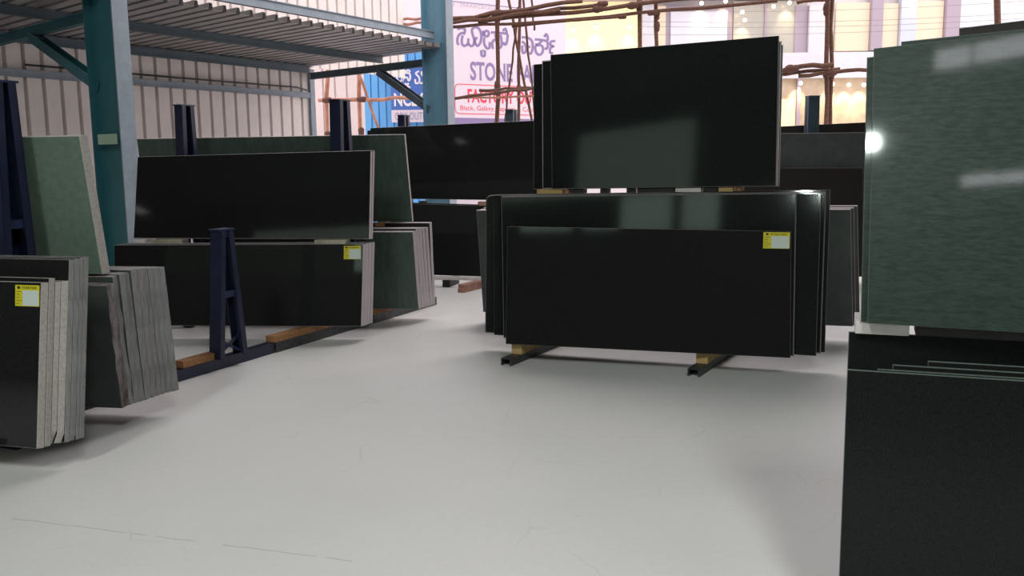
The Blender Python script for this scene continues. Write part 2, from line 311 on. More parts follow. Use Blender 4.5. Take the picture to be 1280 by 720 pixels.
def text_mesh(s, x0, x1, z0, z1, place, bold=0.0):
    """flat lettering filling the box x0..x1, z0..z1 of a surface; place(x, z) gives the world point"""
    cu = bpy.data.curves.new('lettering', 'FONT'); cu.body = s; cu.offset = bold; cu.resolution_u = 3
    to = bpy.data.objects.new('lettering', cu); C.objects.link(to)
    bpy.context.view_layer.update()
    me = bpy.data.meshes.new_from_object(to.evaluated_get(bpy.context.evaluated_depsgraph_get()))
    C.objects.unlink(to); bpy.data.objects.remove(to)
    xs = [v.co.x for v in me.vertices]; ys = [v.co.y for v in me.vertices]
    ax, bx, ay, by = min(xs), max(xs), min(ys), max(ys)
    bm = NB(); bm.from_mesh(me); bpy.data.meshes.remove(me)
    for v in bm.verts:
        v.co = place(x0 + (v.co.x - ax) / (bx - ax) * (x1 - x0), z0 + (v.co.y - ay) / (by - ay) * (z1 - z0))
    return bm
def stroke(bm, pts, w, place):
    """brush stroke through (x, z) points of a surface, width w, with round joins"""
    # smooth the path (Catmull-Rom)
    P = [Vector((p[0], p[1])) for p in pts]; out = []
    for i in range(len(P) - 1):
        a, b, c, d = P[max(i - 1, 0)], P[i], P[i + 1], P[min(i + 2, len(P) - 1)]
        for k in range(5):
            t = k / 5
            out.append(.5 * ((2 * b) + (c - a) * t + (2 * a - 5 * b + 4 * c - d) * t * t + (3 * b - a - 3 * c + d) * t ** 3))
    out.append(P[-1]); prev = None
    for i, p in enumerate(out):
        d = (out[min(i + 1, len(out) - 1)] - out[max(i - 1, 0)])
        if d.length < 1e-9: continue
        d.normalize(); n = Vector((-d.y, d.x)) * (w / 2)
        q = (bm.verts.new(place(*(p + n))), bm.verts.new(place(*(p - n))))
        if prev: bm.faces.new((prev[0], prev[1], q[1], q[0]))
        prev = q

# ------------------------------------------------------------------ slabs
def slab(key, face, edge, label, group, name='granite_slab', round_tl=0.0, chip=None, wobble=0.0, bev=None):
    (px, py, pz), yaw, lean, q, t, shear = SLABS[key]
    l = R(lean); sl, cl = math.sin(l), math.cos(l)
    poly = [list(p) for p in q]           # bl, br, tr, tl
    if chip:                              # broken bottom corner
        br = poly[1]; poly = [poly[0], [br[0] - chip[0], br[1]], [br[0] - chip[0] * .55, br[1] + chip[1] * .5], [br[0], br[1] + chip[1]]] + poly[2:]
    if round_tl:
        tl = poly[-1]; poly = poly[:-1] + [[tl[0] + round_tl * (1 - math.sin(a)), tl[1] - round_tl * (1 - math.cos(a))] for a in (0, R(22), R(45), R(68), R(90))]
    if wobble:                            # rough sawn right end
        i = 1; j = 2 if not chip else 4
        rnd = random.Random(key); a, b = poly[1 if not chip else 3], poly[2 if not chip else 4]
        mids = [[a[0] + (b[0] - a[0]) * k / 9 + rnd.uniform(-1, 1) * wobble, a[1] + (b[1] - a[1]) * k / 9] for k in range(1, 9)]
        k0 = poly.index(a); poly = poly[:k0 + 1] + mids + poly[k0 + 1:]
    bm = NB()
    P = lambda s, h, e: Vector((s, h * sl + e * cl, h * cl - e * sl))
    f = [bm.verts.new(P(s, h, 0)) for s, h in poly]; b = [bm.verts.new(P(s + shear, h, t)) for s, h in poly]
    n = len(poly)
    bm.faces.new(f); bm.faces.new(b[::-1])
    for i in range(n): bm.faces.new((f[i], b[i], b[(i + 1) % n], f[(i + 1) % n])).material_index = 1
    bmesh.ops.recalc_face_normals(bm, faces=bm.faces[:])
    es = [e for e in bm.edges if len({fc.material_index for fc in e.link_faces}) == 2]
    bmesh.ops.bevel(bm, geom=es, offset=bev or min(.0022, t * .12), segments=1, affect='EDGES', material=1)
    me = bpy.data.meshes.new(name); bm.to_mesh(me); bm.free()
    me.materials.append(M[face]); me.materials.append(M[edge])
    o = bpy.data.objects.new(name, me); C.objects.link(o)
    o.location = (px, py, pz); o.rotation_euler = (0, 0, R(yaw))
    tag(o, label, 'slab', group)
    return o

def sticker(o, key, s0, s1, h0, h1):
    """yellow price label glued near the slab's top corner"""
    (px, py, pz), yaw, lean, q, t, shear = SLABS[key]; l = R(lean); sl, cl = math.sin(l), math.cos(l)
    P = lambda s, h, e: Vector((s, h * sl - e * cl, h * cl + e * sl))
    ax = (Vector((1, 0, 0)), Vector((0, cl, -sl)), Vector((0, sl, cl)))
    def plate(nm, a, b, c, d, e, m, par):
        bm = NB(); box(bm, P((a + b) / 2, (c + d) / 2, e), ax, ((b - a) / 2, .0004, (d - c) / 2)); return obj(nm, bm, m, par)
    w, h = s1 - s0, h1 - h0
    st = plate('price_sticker', s0, s1, h0, h1, .0009, M['yellow'], o); st['label'] = 'yellow paper sticker with a blank white panel'
    plate('blank_panel', s0 + w * .31, s1 - w * .03, h0 + h * .03, h1 - h * .25, .0018, M['paper'], st)
    obj('header_lettering', text_mesh('STONE PARK', s0 + w * .27, s1 - w * .10, h1 - h * .18, h1 - h * .07, lambda x, z: P(x, z, .0019), .02), M['ink'], st)
    bm = NB()                              # round badge with a cut-out flag shape
    cx, cz, r = s0 + w * .145, h1 - h * .12, h * .075
    vs = [bm.verts.new(P(cx + r * 1.15 * math.cos(a), cz + r * math.sin(a), .0019)) for a in [R(k * 30) for k in range(12)]]; bm.faces.new(vs)
    obj('badge', bm, M['ink'], st)
    bm = NB()
    for k, fr in enumerate((.30, .44, .58, .73, .87)):
        z = h1 - h * fr; ln = (.20, .13, .12, .22, .13)[k]
        vs = [bm.verts.new(P(x, zz, .0019)) for x, zz in ((s0 + w * .05, z), (s0 + w * (.05 + ln), z), (s0 + w * (.05 + ln), z - h * .022), (s0 + w * .05, z - h * .022))]; bm.faces.new(vs)
    obj('field_lettering', bm, M['ink'], st)

# near stack with the sticker (front side of the first rack)
gA = 'black slabs of the stack nearest the lone tall blue post'
for k in range(8):
    lab = ('black slab with yellow sticker and pale edge, front of the stack before the lone post' if k == 0 else
           f'{"low" if k < 4 else "tall"} pale-edged black slab, {ORD[k]} from the front, in the stack before the lone post')
    o = slab(f'A{k}', 'black' if k in (0, 4) else 'blackg', 'edge_pale' if k < 4 else 'edge_grey', lab, gA, chip={2: (.03, .07), 3: (.02, .05), 5: (.012, .03)}.get(k))
    if k == 0: sticker(o, 'A0', 2.159, 2.310, .737, .847)
gB = 'grey-edged slabs of the stack under the tall pale green slabs'
for k in range(10):
    lab = ('short grey slab with ink-stained ragged edge, first of the stack under the pale green slabs' if k == 0 else
           f'grey sawn-edged slab, {ORD[k]} from the front, in the stack under the tall pale green slabs')
    slab(f'B{k}', 'greyface', 'edge_stain' if k == 0 else 'edge_grey', lab, gB, wobble=.006 if k < 2 else .0015)
gG = 'pale green slabs above the grey-edged stack'
SLABS['G0'] = SLABS['G0'][:4] + (.05, .02)
slab('G0', 'palegreen', 'edge_pale', 'tall pale green slab leaning behind the lone blue post, the front one of two', gG)
slab('G1', 'palegreen', 'edge_pale', 'pale green slab close behind another pale green one, mostly its light edge showing', gG)
# black stack beside the near blue trestle
gD = 'black slabs of the lower stack behind the blue trestle'
for k in range(4):
    lab = ('long black slab with yellow sticker standing behind the small blue trestle' if k == 0 else
           f'black slab with pinkish edge, {ORD[k]} from the front in the stack behind the trestle')
    o = slab(f'D{k}', 'matblack' if k else 'black', 'edge_pink', lab, gD)
    if k == 0: sticker(o, 'D0', 2.142, 2.298, .600, .719)
gK = 'black slabs of the upper tier above the blue trestle'
slab('K0', 'black', 'edge_pink', 'long black slab of the upper tier right above the stickered slab by the trestle', gK)
slab('K1', 'matblack', 'edge_pink', 'second long black slab of the upper tier, pressed behind the first above the trestle', gK)
slab('N0', 'darkgreen', 'edge_pink', 'very long dark green slab leaning on two tall blue posts behind the black upper tier', None)
gE = 'dark green slabs with pinkish edges behind the black stack'
for k in range(6):
    lab = ('dark green slab face with smudges beside the stickered black stack, under the long green slab' if k == 0 else
           f'pink-edged dark green slab, {ORD[k]} from the front, in the stack under the long green slab')
    slab(f'E{k}', 'darkgreen' if k < 5 else 'matblack', 'edge_pink', lab, gE, wobble=.0012)
# far black stack
gF = 'far black slabs by the second teal column'
slab('F0', 'black', 'edge_dark', 'far black slab standing on timber in the lower tier before the second column', gF)
slab('F1', 'matblack', 'edge_dark', 'far black slab hidden close behind the front one of the far lower tier', gF)
slab('J0', 'black', 'edge_pink', 'large far black slab of the upper tier just below the white signboard', gF)
slab('J1', 'matblack', 'edge_pink', 'far black slab of the upper tier peeking out behind the large one below the signboard', gF)
# middle stack
gC = 'polished black slabs of the lower middle stack'
cl = ['black slab with yellow sticker, lowest and frontmost of the stack in mid floor',
      'tall polished black slab right behind the stickered one in the middle of the floor',
      'polished black slab, third in the middle stack, its side end showing beyond the second',
      'round-cornered polished black slab, fourth in the stack in the middle of the floor',
      'rearmost and highest polished black slab of the lower stack in the middle of the floor']
for k in range(5):
    o = slab(f'C{k}', 'black' if k == 0 else 'blackg', 'edge_dark', cl[k], gC, round_tl=.05 if k in (3, 4) else 0.012, bev=.009 if k in (1, 3) else None)
    if k == 0: sticker(o, 'C0', 1.957, 2.143, .795, .914)
gU = 'polished black slabs of the upper middle tier'
slab('U0', 'blackg', 'edge_pink', 'large polished black slab on top of the middle stack, the front and highest one', gU)
slab('U1', 'blackg', 'edge_pink', 'second black slab on top of the middle stack, stepping out beyond the front one', gU, bev=.011)
slab('U2', 'blackg', 'edge_pink', 'third and lowest black slab on top of the middle stack, sticking out toward the signboard', gU)
gQ = 'grey green slabs leaning behind the middle stack'
for k in range(3):
    slab(f'Q{k}', 'greyface', 'edge_pink', f'grey green slab, {ORD[k]} of three leaning behind the middle stack, ends sticking out both sides', gQ)
gR = 'dark slabs in the far row beyond the middle stack'
slab('R0', 'brown', 'edge_dark', 'shorter purplish black slab before the taller dark ones under the lit building', gR)
slab('R1', 'greyface', 'edge_pink', 'dark green grey slab with a light top edge under the lit building', gR)
slab('R2', 'brown', 'edge_dark', 'brownish black slab standing tallest and rearmost under the lit building', gR)
# tall green stack at the side
gH = 'black slabs of the lower stack beneath the tall green slabs'
hl = ['close black slab reaching the floor, front of the stack beneath the tall green slabs',
      'black slab just behind the close front one, only its thin top edge showing',
      'black slab third from the front beneath the tall green slabs, its corner showing',
      'black slab fourth from the front beneath the tall green slabs, shortest visible top line',
      'highest dark slab at the back beneath the tall green slabs, carrying the white block']
for k in range(5): slab(f'H{k}', 'dullblack', 'edge_green', hl[k], gH)
gT = 'tall green slabs standing on the near black stack'
tl = ['large green slab with lamp reflection, front of the tall tier beside the lit building',
      'lowest green slab peeking out behind the large front one at its side',
      'green slab rising a step above the large front one, behind it',
      'black brown slab rising highest behind the tall green slabs']
for k in range(4): slab(f'T{k}', 'green' if k < 3 else 'brown', 'edge_green' if k < 3 else 'edge_dark', tl[k], gT)

# ------------------------------------------------------------------ blue A-frames, rails and timbers
def frame_post(loc, yaw, h, base, top, w, label, group, material='navy', braces=True, rungs=(.5,)):
    """A-frame: two steel channel legs in the plane along `yaw`, cap, rungs, X brace and foot bar"""
    lo = Vector(loc); ax = yawax(yaw); u, s, z = ax
    root = empty('slab_rack_frame', lo, label, 'rack frame', group)
    legs = []
    for sg in (-1, 1):
        a = lo + u * (sg * base / 2); b = lo + u * (sg * top / 2) + z * h; legs.append((a, b))
        bm = NB(); channel(bm, a, b, s, w, .045, .008, flip=sg); obj('leg', bm, M[material], root, lo)
    bm = NB(); box(bm, lo + z * (h + .006), ax, (top / 2 + .022, w / 2, .006)); obj('cap', bm, M['navypale' if material == 'navy' else material], root, lo)
    for r in rungs:
        a = legs[0][0].lerp(legs[0][1], r); b = legs[1][0].lerp(legs[1][1], r)
        bm = NB(); bar(bm, a, b, s, w * .8, .05); obj('rung', bm, M['navypale' if material == 'navy' else material], root, lo)
    if braces:
        for (p, q) in ((legs[0][0], legs[1][0].lerp(legs[1][1], .16)), (legs[1][0], legs[0][0].lerp(legs[0][1], .16))):
            bm = NB(); bar(bm, p + z * .01, q, s, .02, .02); obj('brace', bm, M['navypale'], root, lo)
    return root
gP = 'tall blue frames between the slab stacks'
c1 = atz(270, 449, .09); c2 = atz(308, 442, .09)
ctr = (c1 + c2) / 2; ctr.z = .09
yw = math.degrees(math.atan2(c2.y - c1.y, c2.x - c1.x))
frame_post(ctr + Vector((-.025, .02, 0)), 64, 1.0, .30, .12, .115, 'small navy blue trestle with crossed braces standing alone before the long black slabs', None, rungs=(.5, .97))
frame_post((-2.842, 5.08, 0), 66, 2.06, .27, .12, .14, 'lone tall navy blue post before the pale green slab, cut by the picture edge', gP, braces=False, rungs=(.62,))
frame_post((-3.16, 8.86, 0), 66, 2.16, .28, .15, .10, 'tall navy blue frame rising behind the long black upper slab, by the teal column', gP, braces=False)
frame_post((-1.586, 8.52, .089), 65, 2.08, .28, .15, .12, 'tall navy blue frame before the scaffolding, rising behind the end of the black upper slab', gP, braces=False)
gS = 'short blue frame tops above the far black slab'
frame_post((-1.50, 12.85, 0), 66, 2.24, .3, .13, .11, 'small dark frame top showing before the blue signboard', gS, braces=False)
frame_post((.02, 12.35, 0), 66, 2.27, .3, .13, .11, 'small slate frame top showing before the white signboard', gS, 'tealframe', braces=False)
frame_post((3.72, 11.22, 0), 95, 2.33, .20, .10, .14, 'slate blue post rising before the lit shop front beyond the middle stack', None, 'tealframe', braces=False)

def rail(p, q, w, h, m, label, group, name='floor_rail', hollow=True):
    p, q = Vector(p), Vector(q); d = (q - p).normalized(); s = Vector((-d.y, d.x, 0)); z = Vector((0, 0, h))
    bm = NB()
    if hollow:
        bar(bm, p + z * .94, q + z * .94, s, w, h * .12)
        for sg in (-1, 1):
            o = s * (sg * (w / 2 - .006)) + z * .44; bar(bm, p + o, q + o, s, .012, h * .88)
    else: bar(bm, p + z * .5, q + z * .5, s, w, h)
    return tag(obj(name, bm, m, None, p), label, 'rail', group)
def timber(p, q, w, z0, z1, m, label, group=None, name='timber_bearer'):
    p, q = Vector(p), Vector(q); p.z = q.z = (z0 + z1) / 2; d = (q - p).normalized(); s = Vector((-d.y, d.x, 0))
    bm = NB(); bar(bm, p, q, s, w, z1 - z0)
    return tag(obj(name, bm, m, None, (p.x, p.y, z0), bevel=.004), label, 'timber', group)
def along(p, ang, t): return Vector((p[0] + math.cos(R(ang)) * t, p[1] + math.sin(R(ang)) * t, 0))
rp = (-2.49, 6.58, 0)
rail(along(rp, 65.5, -2.9), along(rp, 65.5, 1.02), .085, .088, M['navy'], 'navy blue steel floor rail under the small trestle, running below the near stacks', 'floor rails', hollow=False)
cp = along(rp, 65, 1.03)
rail(cp, along(cp, 65, 2.75), .09, .088, M['channel'], 'dark steel channel on the floor under the stickered black slabs by the trestle', 'floor rails')
timber(along(rp, 65.5, -.02), along(rp, 65.5, .42), .085, .089, .1445, M['wood'], 'short orange brown timber on the blue rail beside the trestle foot', 'timbers on the floor rails')
timber(along(rp, 65.5, -2.6), along(rp, 65.5, -.12), .085, .089, .1445, M['wood'], 'timber on the blue rail hidden beneath the two near stacks', 'timbers on the floor rails')
timber(along(cp, 65, -.02), along(cp, 65, .93), .10, .089, .1445, M['wood'], 'long orange brown timber on the channel, running in front of and under the black slabs', 'timbers on the floor rails')
timber(along(cp, 65, 1.42), along(cp, 65, 2.7), .10, .089, .1445, M['wood'], 'orange timber on the channel beneath the smudged dark green slabs', 'timbers on the floor rails')
g2 = 'steel channels under the middle stack'
for p0, ln, lab in (((-.055, 6.90, 0), 2.55, 'open-ended steel channel under the middle stack, the one toward the white-lit floor gap'), ((1.335, 6.47, 0), 2.1, 'open-ended steel channel under the middle stack, nearer the green slabs')):
    rail(p0, along(p0, 60.5, ln), .092, .058, M['channel'], lab, g2)
g3 = 'pale timbers on the middle channels'
for p0, a0, a1, lab in (((-.055, 6.90, 0), .17, 1.25, 'pale pine timber end poking out under the middle stack toward the far timber blocks'), ((1.335, 6.47, 0), .19, .95, 'pale pine timber end poking out under the middle stack below the sticker side')):
    timber(along(p0, 60.5, a0), along(p0, 60.5, a1), .09, .0585, .149, M['woodpale'], lab, g3)
g4 = 'timbers under the leaning grey green slabs'
for p0, a, lab in (((-.055, 6.90, 0), 1.62, 'dark timber under the leaning grey green slabs behind the middle stack, far end'), ((1.335, 6.47, 0), 1.55, 'dark timber under the leaning grey green slabs behind the middle stack, near end')):
    timber(along(p0, 60.5, a - .16), along(p0, 60.5, a + .42), .09, .0585, .113, M['wooddark'], lab, g4)
# far stack: plank, bearers and the two loose blocks beside it
a, b = Vector((-1.3, 11.5, 0)), Vector((.05, 11.19, 0))
timber(a, b, .12, .10, .138, M['woodwhite'], 'long pale plank beneath the far black slab', None)
for k, t in enumerate((.3, .8)):
    c = a.lerp(b, t); timber(c + Vector((.05, -.02, 0)), c + Vector((.15, .35, 0)), .10, 0, .0995, M['wooddark'], ('dark block under the pale far plank, the one hidden deeper', 'dark block under the pale far plank, nearer its free end')[k], 'blocks under the far plank')
p, q = atz(576, 366, 0), atz(603, 359, 0)
timber(p, q, .09, 0, .05, M['woodred'], 'lower of two reddish timber blocks lying by the far plank', 'loose reddish blocks')
p2, q2 = Vector((p.x + .01, p.y + .03, 0)), Vector((q.x + .01, q.y + .03, 0))
timber(p2 + Vector((0, .0, 0)), q2, .10, .0505, .10, M['woodred'], 'upper reddish timber block resting on another by the far plank', 'loose reddish blocks')

# spacers between tiers: (pixel span) -> blocks lying across the stack below
def spacer(px0, px1, yaw, ref, depth, h, m, label, group, z, dv=0.0):
    """block on top of a stack: spans px0..px1 of the stack's front line through ref (x, y)"""
    ax = yawax(yaw)
    def hit(px):
        v = FW + RT * ((px - 640) / FPX) + DN * ((240 - 360) / FPX); k = v.x / v.y
        # (ref + u t): x = k y
        t = (k * ref[1] - ref[0]) / (ax[0].x - k * ax[0].y); return Vector((ref[0] + ax[0].x * t, ref[1] + ax[0].y * t, z))
    a, b = hit(px0), hit(px1); c = (a + b) / 2 + ax[1] * (depth / 2 + dv); c.z = z + h / 2
    bm = NB(); box(bm, c, ax, ((b - a).length / 2, depth / 2, h / 2))
    return tag(obj('wood_spacer', bm, m, None, (c.x, c.y, z), bevel=.003), label, 'spacer', group)
g5 = 'spacer blocks on top of the middle stack'
def ctop(x):  # where the upper middle tier stands
    return (.343 + .9135 * x, 7.5 - .4067 * x)
for a, b, m, h, lab in ((671, 703, 'woodpale', .034, 'tan wooden spacer under the end of the upper middle tier nearest the far black stack'),
                  (706, 711, 'woodred', .034, 'thin reddish spacer beside the tan one on the middle stack'),
                  (714, 727, 'wooddark', .036, 'dark spacer next to the thin reddish one on the middle stack'),
                  (750, 757, 'wooddark', .038, 'narrow dark spacer between two bright gaps under the upper middle tier'),
                  (783, 790, 'wooddark', .040, 'narrow dark spacer past the second bright gap under the upper middle tier'),
                  (796, 842, 'wooddark', .042, 'wide dark spacer under the middle of the upper black slab'),
                  (844, 876, 'woodwhite', .040, 'white-painted spacer under the upper black slab'),
                  (879, 896, 'wooddark', .044, 'dark spacer between the white and the tan block above the sticker side'),
                  (898, 916, 'woodpale', .044, 'tan wooden spacer above the stickered side of the middle stack'),
                  (921, 926, 'wood', .044, 'small orange spacer next to the tan one above the stickered side')):
    mid = (a + b) / 2; zb = 1.318 + (mid - 671) / 255 * .026
    spacer(a, b, -24, (.343, 7.52), .14, .037, M[m], lab, g5, zb)
g6 = 'spacer blocks on the black stack by the trestle'
for a, b, m, lab in ((171, 184, 'woodwhite', 'small white spacer at the teal column end of the black stack'), (191, 230, 'woodolive', 'olive grey wooden spacer beside the small white one on the black stack'),
                     (395, 434, 'woodolive', 'pale wooden spacer above the yellow sticker on the black stack by the trestle')):
    spacer(a, b, -10, (-3.6, 8.44), .12, .036, M[m], lab, g6, .878, dv=-.09)
spacer(467, 479, -9, (-3.86, 9.40), .2, .045, M['wood'], 'orange spacer under the long dark green slab, showing beside the black slab edge', None, .952)
spacer(597, 609, -13, (-1.747, 11.66), .10, .05, M['woodred'], 'pinkish wood chunk on the far black lower slab', 'far spacers', 1.04)
spacer(523, 531, -13, (-1.747, 11.66), .10, .05, M['wooddark'], 'dark spacer under the far black upper slab', 'far spacers', 1.05)
bm = NB(); ax = yawax(-20)
box(bm, (1.285, 3.075, 1.021), ax, (.085, .10, .021))
tag(obj('wood_spacer', bm, M['woodwhite'], None, (1.285, 3.075, 1.0), bevel=.003), 'white block between the near black stack and the tall green slabs', 'spacer')

timber((1.375, 3.01, 0), (3.0, 2.36, 0), .12, 1.001, 1.043, M['wooddark'], 'added dark bar filling the lit gap between the near black stack and green slabs')  # added bar, shuts out the light showing between the two tiers

# ------------------------------------------------------------------ the shed: walls, deck, columns
bm = NB(); vs = [bm.verts.new(p) for p in ((-30, -10, 0), (20, -10, 0), (20, 20, 0), (-30, 20, 0))]; bm.faces.new(vs); struct(obj('floor', bm, M['floor']))
bm = NB(); vs = [bm.verts.new(p) for p in ((-60, 20, -.01), (60, 20, -.01), (60, 60, -.01), (-60, 60, -.01))]; bm.faces.new(vs); struct(obj('ground_outside', bm, mat('pale yard paving', (.62, .55, .55), .8, noise=.06, nscale=1)))

def corrugated(name, a, b, z0, z1, pitch, groove, depth, m, th=.004, inward=None):
    """ribbed sheet standing on the line a-b: flat pans with narrow grooves"""
    a, b = Vector((*a, 0)), Vector((*b, 0)); d = (b - a); L = d.length; d.normalize(); n = Vector((-d.y, d.x, 0))
    if inward is not None and n.dot(Vector((*inward, 0)) - a) < 0: n = -n
    bm = NB(); prof = []; s = 0.0
    while s < L:
        e = min(s + pitch - groove, L); prof += [(s, 0), (e, 0)]
        if e + groove < L: prof += [(e + groove * .12, -depth), (e + groove * .88, -depth)]
        s += pitch
    cols = [(bm.verts.new(a + d * s + n * o + Vector((0, 0, z0))), bm.verts.new(a + d * s + n * o + Vector((0, 0, z1)))) for s, o in prof]
    for p, q in zip(cols, cols[1:]): bm.faces.new((p[0], q[0], q[1], p[1]))
    o = obj(name, bm, m); sm = o.modifiers.new('thickness', 'SOLIDIFY'); sm.thickness = th; sm.offset = 0
    return o
UD = Vector((.530, .848, 0))            # along the shed's side wall
WP = Vector((-3.83, 17.4, 0))           # corner post of the wall
wl = lambda s: WP + UD * s
HALL = (0, 0)
struct(corrugated('wall_side_lower', wl(-13.4)[:2], wl(0)[:2], 0, 3.399, .265, .062, .07, M['cream'], inward=HALL))
struct(corrugated('wall_side_upper', wl(-13.4)[:2], wl(2.95)[:2], 3.40, 8.0, .265, .062, .07, M['cream'], inward=HALL))
SIDE = Vector((.848, -.530, 0))
def beam(name, p, q, w, h, m, label, group=None):
    p, q = Vector(p), Vector(q); bm = NB(); d = (q - p).normalized(); s = Vector((-d.y, d.x, 0)).normalized()
    bar(bm, p, q, s, w * .35, h)
    up = d.cross(s); up = up if up.z > 0 else -up
    for sg in (-1, 1): o = up * (sg * (h / 2 - .006)) ; bar(bm, p + o, q + o, s, w, .012)
    return tag(obj(name, bm, m, None, p), label, 'beam', group)
gW = 'steel rails along the cream wall'
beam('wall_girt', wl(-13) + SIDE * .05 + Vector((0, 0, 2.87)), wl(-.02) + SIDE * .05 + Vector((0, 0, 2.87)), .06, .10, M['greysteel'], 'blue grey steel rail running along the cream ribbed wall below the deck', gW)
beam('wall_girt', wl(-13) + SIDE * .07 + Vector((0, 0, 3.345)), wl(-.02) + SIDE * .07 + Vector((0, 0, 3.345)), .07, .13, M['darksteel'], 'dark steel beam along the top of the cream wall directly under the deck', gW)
bm = NB(); box(bm, wl(.06) + Vector((0, 0, 1.68)), (UD, SIDE, XYZ[2]), (.06, .06, 1.68)); tag(obj('corner_post', bm, M['greysteel'], None, wl(.06)), 'pale blue grey corner post at the end of the cream wall', 'post')
bm = NB(); tube(bm, [wl(-5.5) + SIDE * .06 + Vector((0, 0, 2.99)), wl(-2) + SIDE * .06 + Vector((0, 0, 2.99)), wl(-.35) + SIDE * .06 + Vector((0, 0, 3.0)), wl(-.1) + SIDE * .06 + Vector((0, 0, 2.96))], .014); tag(obj('conduit_pipe', bm, M['channel'], None, wl(-5.5) + Vector((0, 0, 2.99))), 'thin dark conduit above the wall rail near the corner post', 'pipe')

COL2 = Vector((-1.17, 15.05, 0)); CD = Vector((.530, .848, 0)); DEPTH = Vector((WP.x - COL2.x, WP.y - COL2.y, 0))
PD = DEPTH.normalized()
def column(c, dep, wid, m, label, notice=False):
    """steel I-column: web across, flanges facing the hall and the wall"""
    c = Vector(c); v = SIDE; u = UD; z = XYZ[2]; H = 7.6
    root = empty('steel_column', c, label, 'column', 'teal steel columns')
    bm = NB(); box(bm, c + z * H / 2, (v, u, z), (dep / 2 - .012, .007, H / 2)); obj('web', bm, m, root, c)
    for sg in (1, -1):
        bm = NB(); box(bm, c + v * (sg * (dep / 2 - .006)) + z * H / 2, (v, u, z), (.009, wid / 2, H / 2)); obj('flange', bm, m if sg < 0 else M['greysteel' if not notice else 'greysteel'], root, c)  # paler hall flange puts the outside light into its colour
    bm = NB(); box(bm, c + z * .015, (v, u, z), (dep / 2 + .08, wid / 2 + .08, .015)); obj('base_plate', bm, m, root, c)
    return root
COL1 = at(145, 200, 9.95); COL1.z = 0
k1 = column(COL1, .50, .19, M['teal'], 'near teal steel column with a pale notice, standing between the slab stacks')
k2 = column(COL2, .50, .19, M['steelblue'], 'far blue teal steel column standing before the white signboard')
bm = NB(); a = COL1 - UD * .105 + SIDE * .03 + Vector((0, 0, 1.88)); box(bm, a, (SIDE, UD, XYZ[2]), (.17, .002, .055)); nt_ = tag(obj('paper_notice', bm, M['tag'], None, a), 'pale green paper notice fixed to the near teal column', 'notice')

# deck: ribbed sheet, ribs running from the hall edge back to the wall
def deck():
    bm = NB(); pitch, dep = .21, .075; s = .16; prof = []
    while s > -11:
        prof += [(s, 0), (s - .135, 0), (s - .152, dep), (s - .193, dep)]; s -= pitch
    e = SIDE * .02
    cols = []
    for t, o in prof:
        p = COL2 + UD * t + e + Vector((0, 0, 3.43 + o)) - PD * .07
        q = COL2 + DEPTH + UD * t + Vector((0, 0, 3.43 + o)) + PD * .05
        cols.append((bm.verts.new(p), bm.verts.new(q)))
    for p, q in zip(cols, cols[1:]): bm.faces.new((p[0], q[0], q[1], p[1]))
    o = obj('ceiling_deck', bm, M['deck']); sm = o.modifiers.new('thickness', 'SOLIDIFY'); sm.thickness = .003
    return struct(o)
deck()
gBm = 'blue grey beams of the deck'
zv = lambda z: Vector((0, 0, z))
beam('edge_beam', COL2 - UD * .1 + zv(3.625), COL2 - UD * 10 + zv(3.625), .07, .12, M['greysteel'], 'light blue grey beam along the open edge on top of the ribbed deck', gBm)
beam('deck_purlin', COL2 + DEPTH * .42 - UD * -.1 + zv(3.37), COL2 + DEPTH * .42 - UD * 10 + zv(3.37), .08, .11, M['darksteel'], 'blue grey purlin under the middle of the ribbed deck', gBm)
def tie(c, zt, label, lab2, m, fr=.42):
    p = Vector(c) + PD * .22 + zv(zt); q = Vector(c) + DEPTH + zv(zt)
    beam('tie_beam', p, q - PD * .1, .08, .12, m, label, gBm)
    a = Vector(c) + PD * .2 + zv(zt - .82); b = Vector(c) + PD * (DEPTH.length * fr) + zv(zt - .11)
    bm = NB(); channel(bm, a, b, Vector((-PD.y, PD.x, 0)), .13, .11, .01); tag(obj('knee_brace', bm, m, None, a), lab2, 'brace', 'knee braces under the deck')
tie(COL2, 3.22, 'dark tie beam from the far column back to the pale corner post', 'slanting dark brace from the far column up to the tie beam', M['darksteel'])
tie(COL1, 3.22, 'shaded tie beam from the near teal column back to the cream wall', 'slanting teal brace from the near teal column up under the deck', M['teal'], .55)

# the rest of the hall, behind and above the photographer
bm = NB(); box(bm, (-8, -9.15, 4), XYZ, (18, .05, 4)); struct(obj('wall_behind', bm, M['darkhall']))
struct(corrugated('wall_behind_panel', (-15.4, -9), (-10.6, -9), 4.6, 7.0, .265, .062, .06, M['emissive'], inward=HALL))  # glowing sheet added for the reflection in the upper slabs
for k, (xa, xb, za, zb, m) in enumerate(((-4.25, -3.70, 5.88, 6.2, 'daywindow'), (-3.62, -1.0, 5.88, 6.2, 'daywindow'), (-3.72, -3.2, 3.86, 4.02, 'daywindow'), (-3.15, -1.0, 3.86, 4.02, 'daywindow'), (-10.4, -8.7, 3.4, 4.6, 'dimwindow'), (-8.3, -7.2, 3.4, 4.6, 'dimwindow'))):
    bm = NB(); box(bm, ((xa + xb) / 2, -9.08, (za + zb) / 2), XYZ, ((xb - xa) / 2, .04, (zb - za) / 2)); struct(obj(f'window_{k + 1}', bm, M[m]))
bm = NB(); box(bm, wl(-26) + zv(4) - SIDE * .2, (UD, SIDE, XYZ[2]), (12.5, .05, 4)); struct(obj('wall_side_dark', bm, M['darkhall']))
bm = NB(); box(bm, (-6, -3.2, .62), XYZ, (11, .08, .62)); struct(obj('wall_added_low_screen', bm, M['darkhall']))  # unseen, invented to keep the slab reflections dark
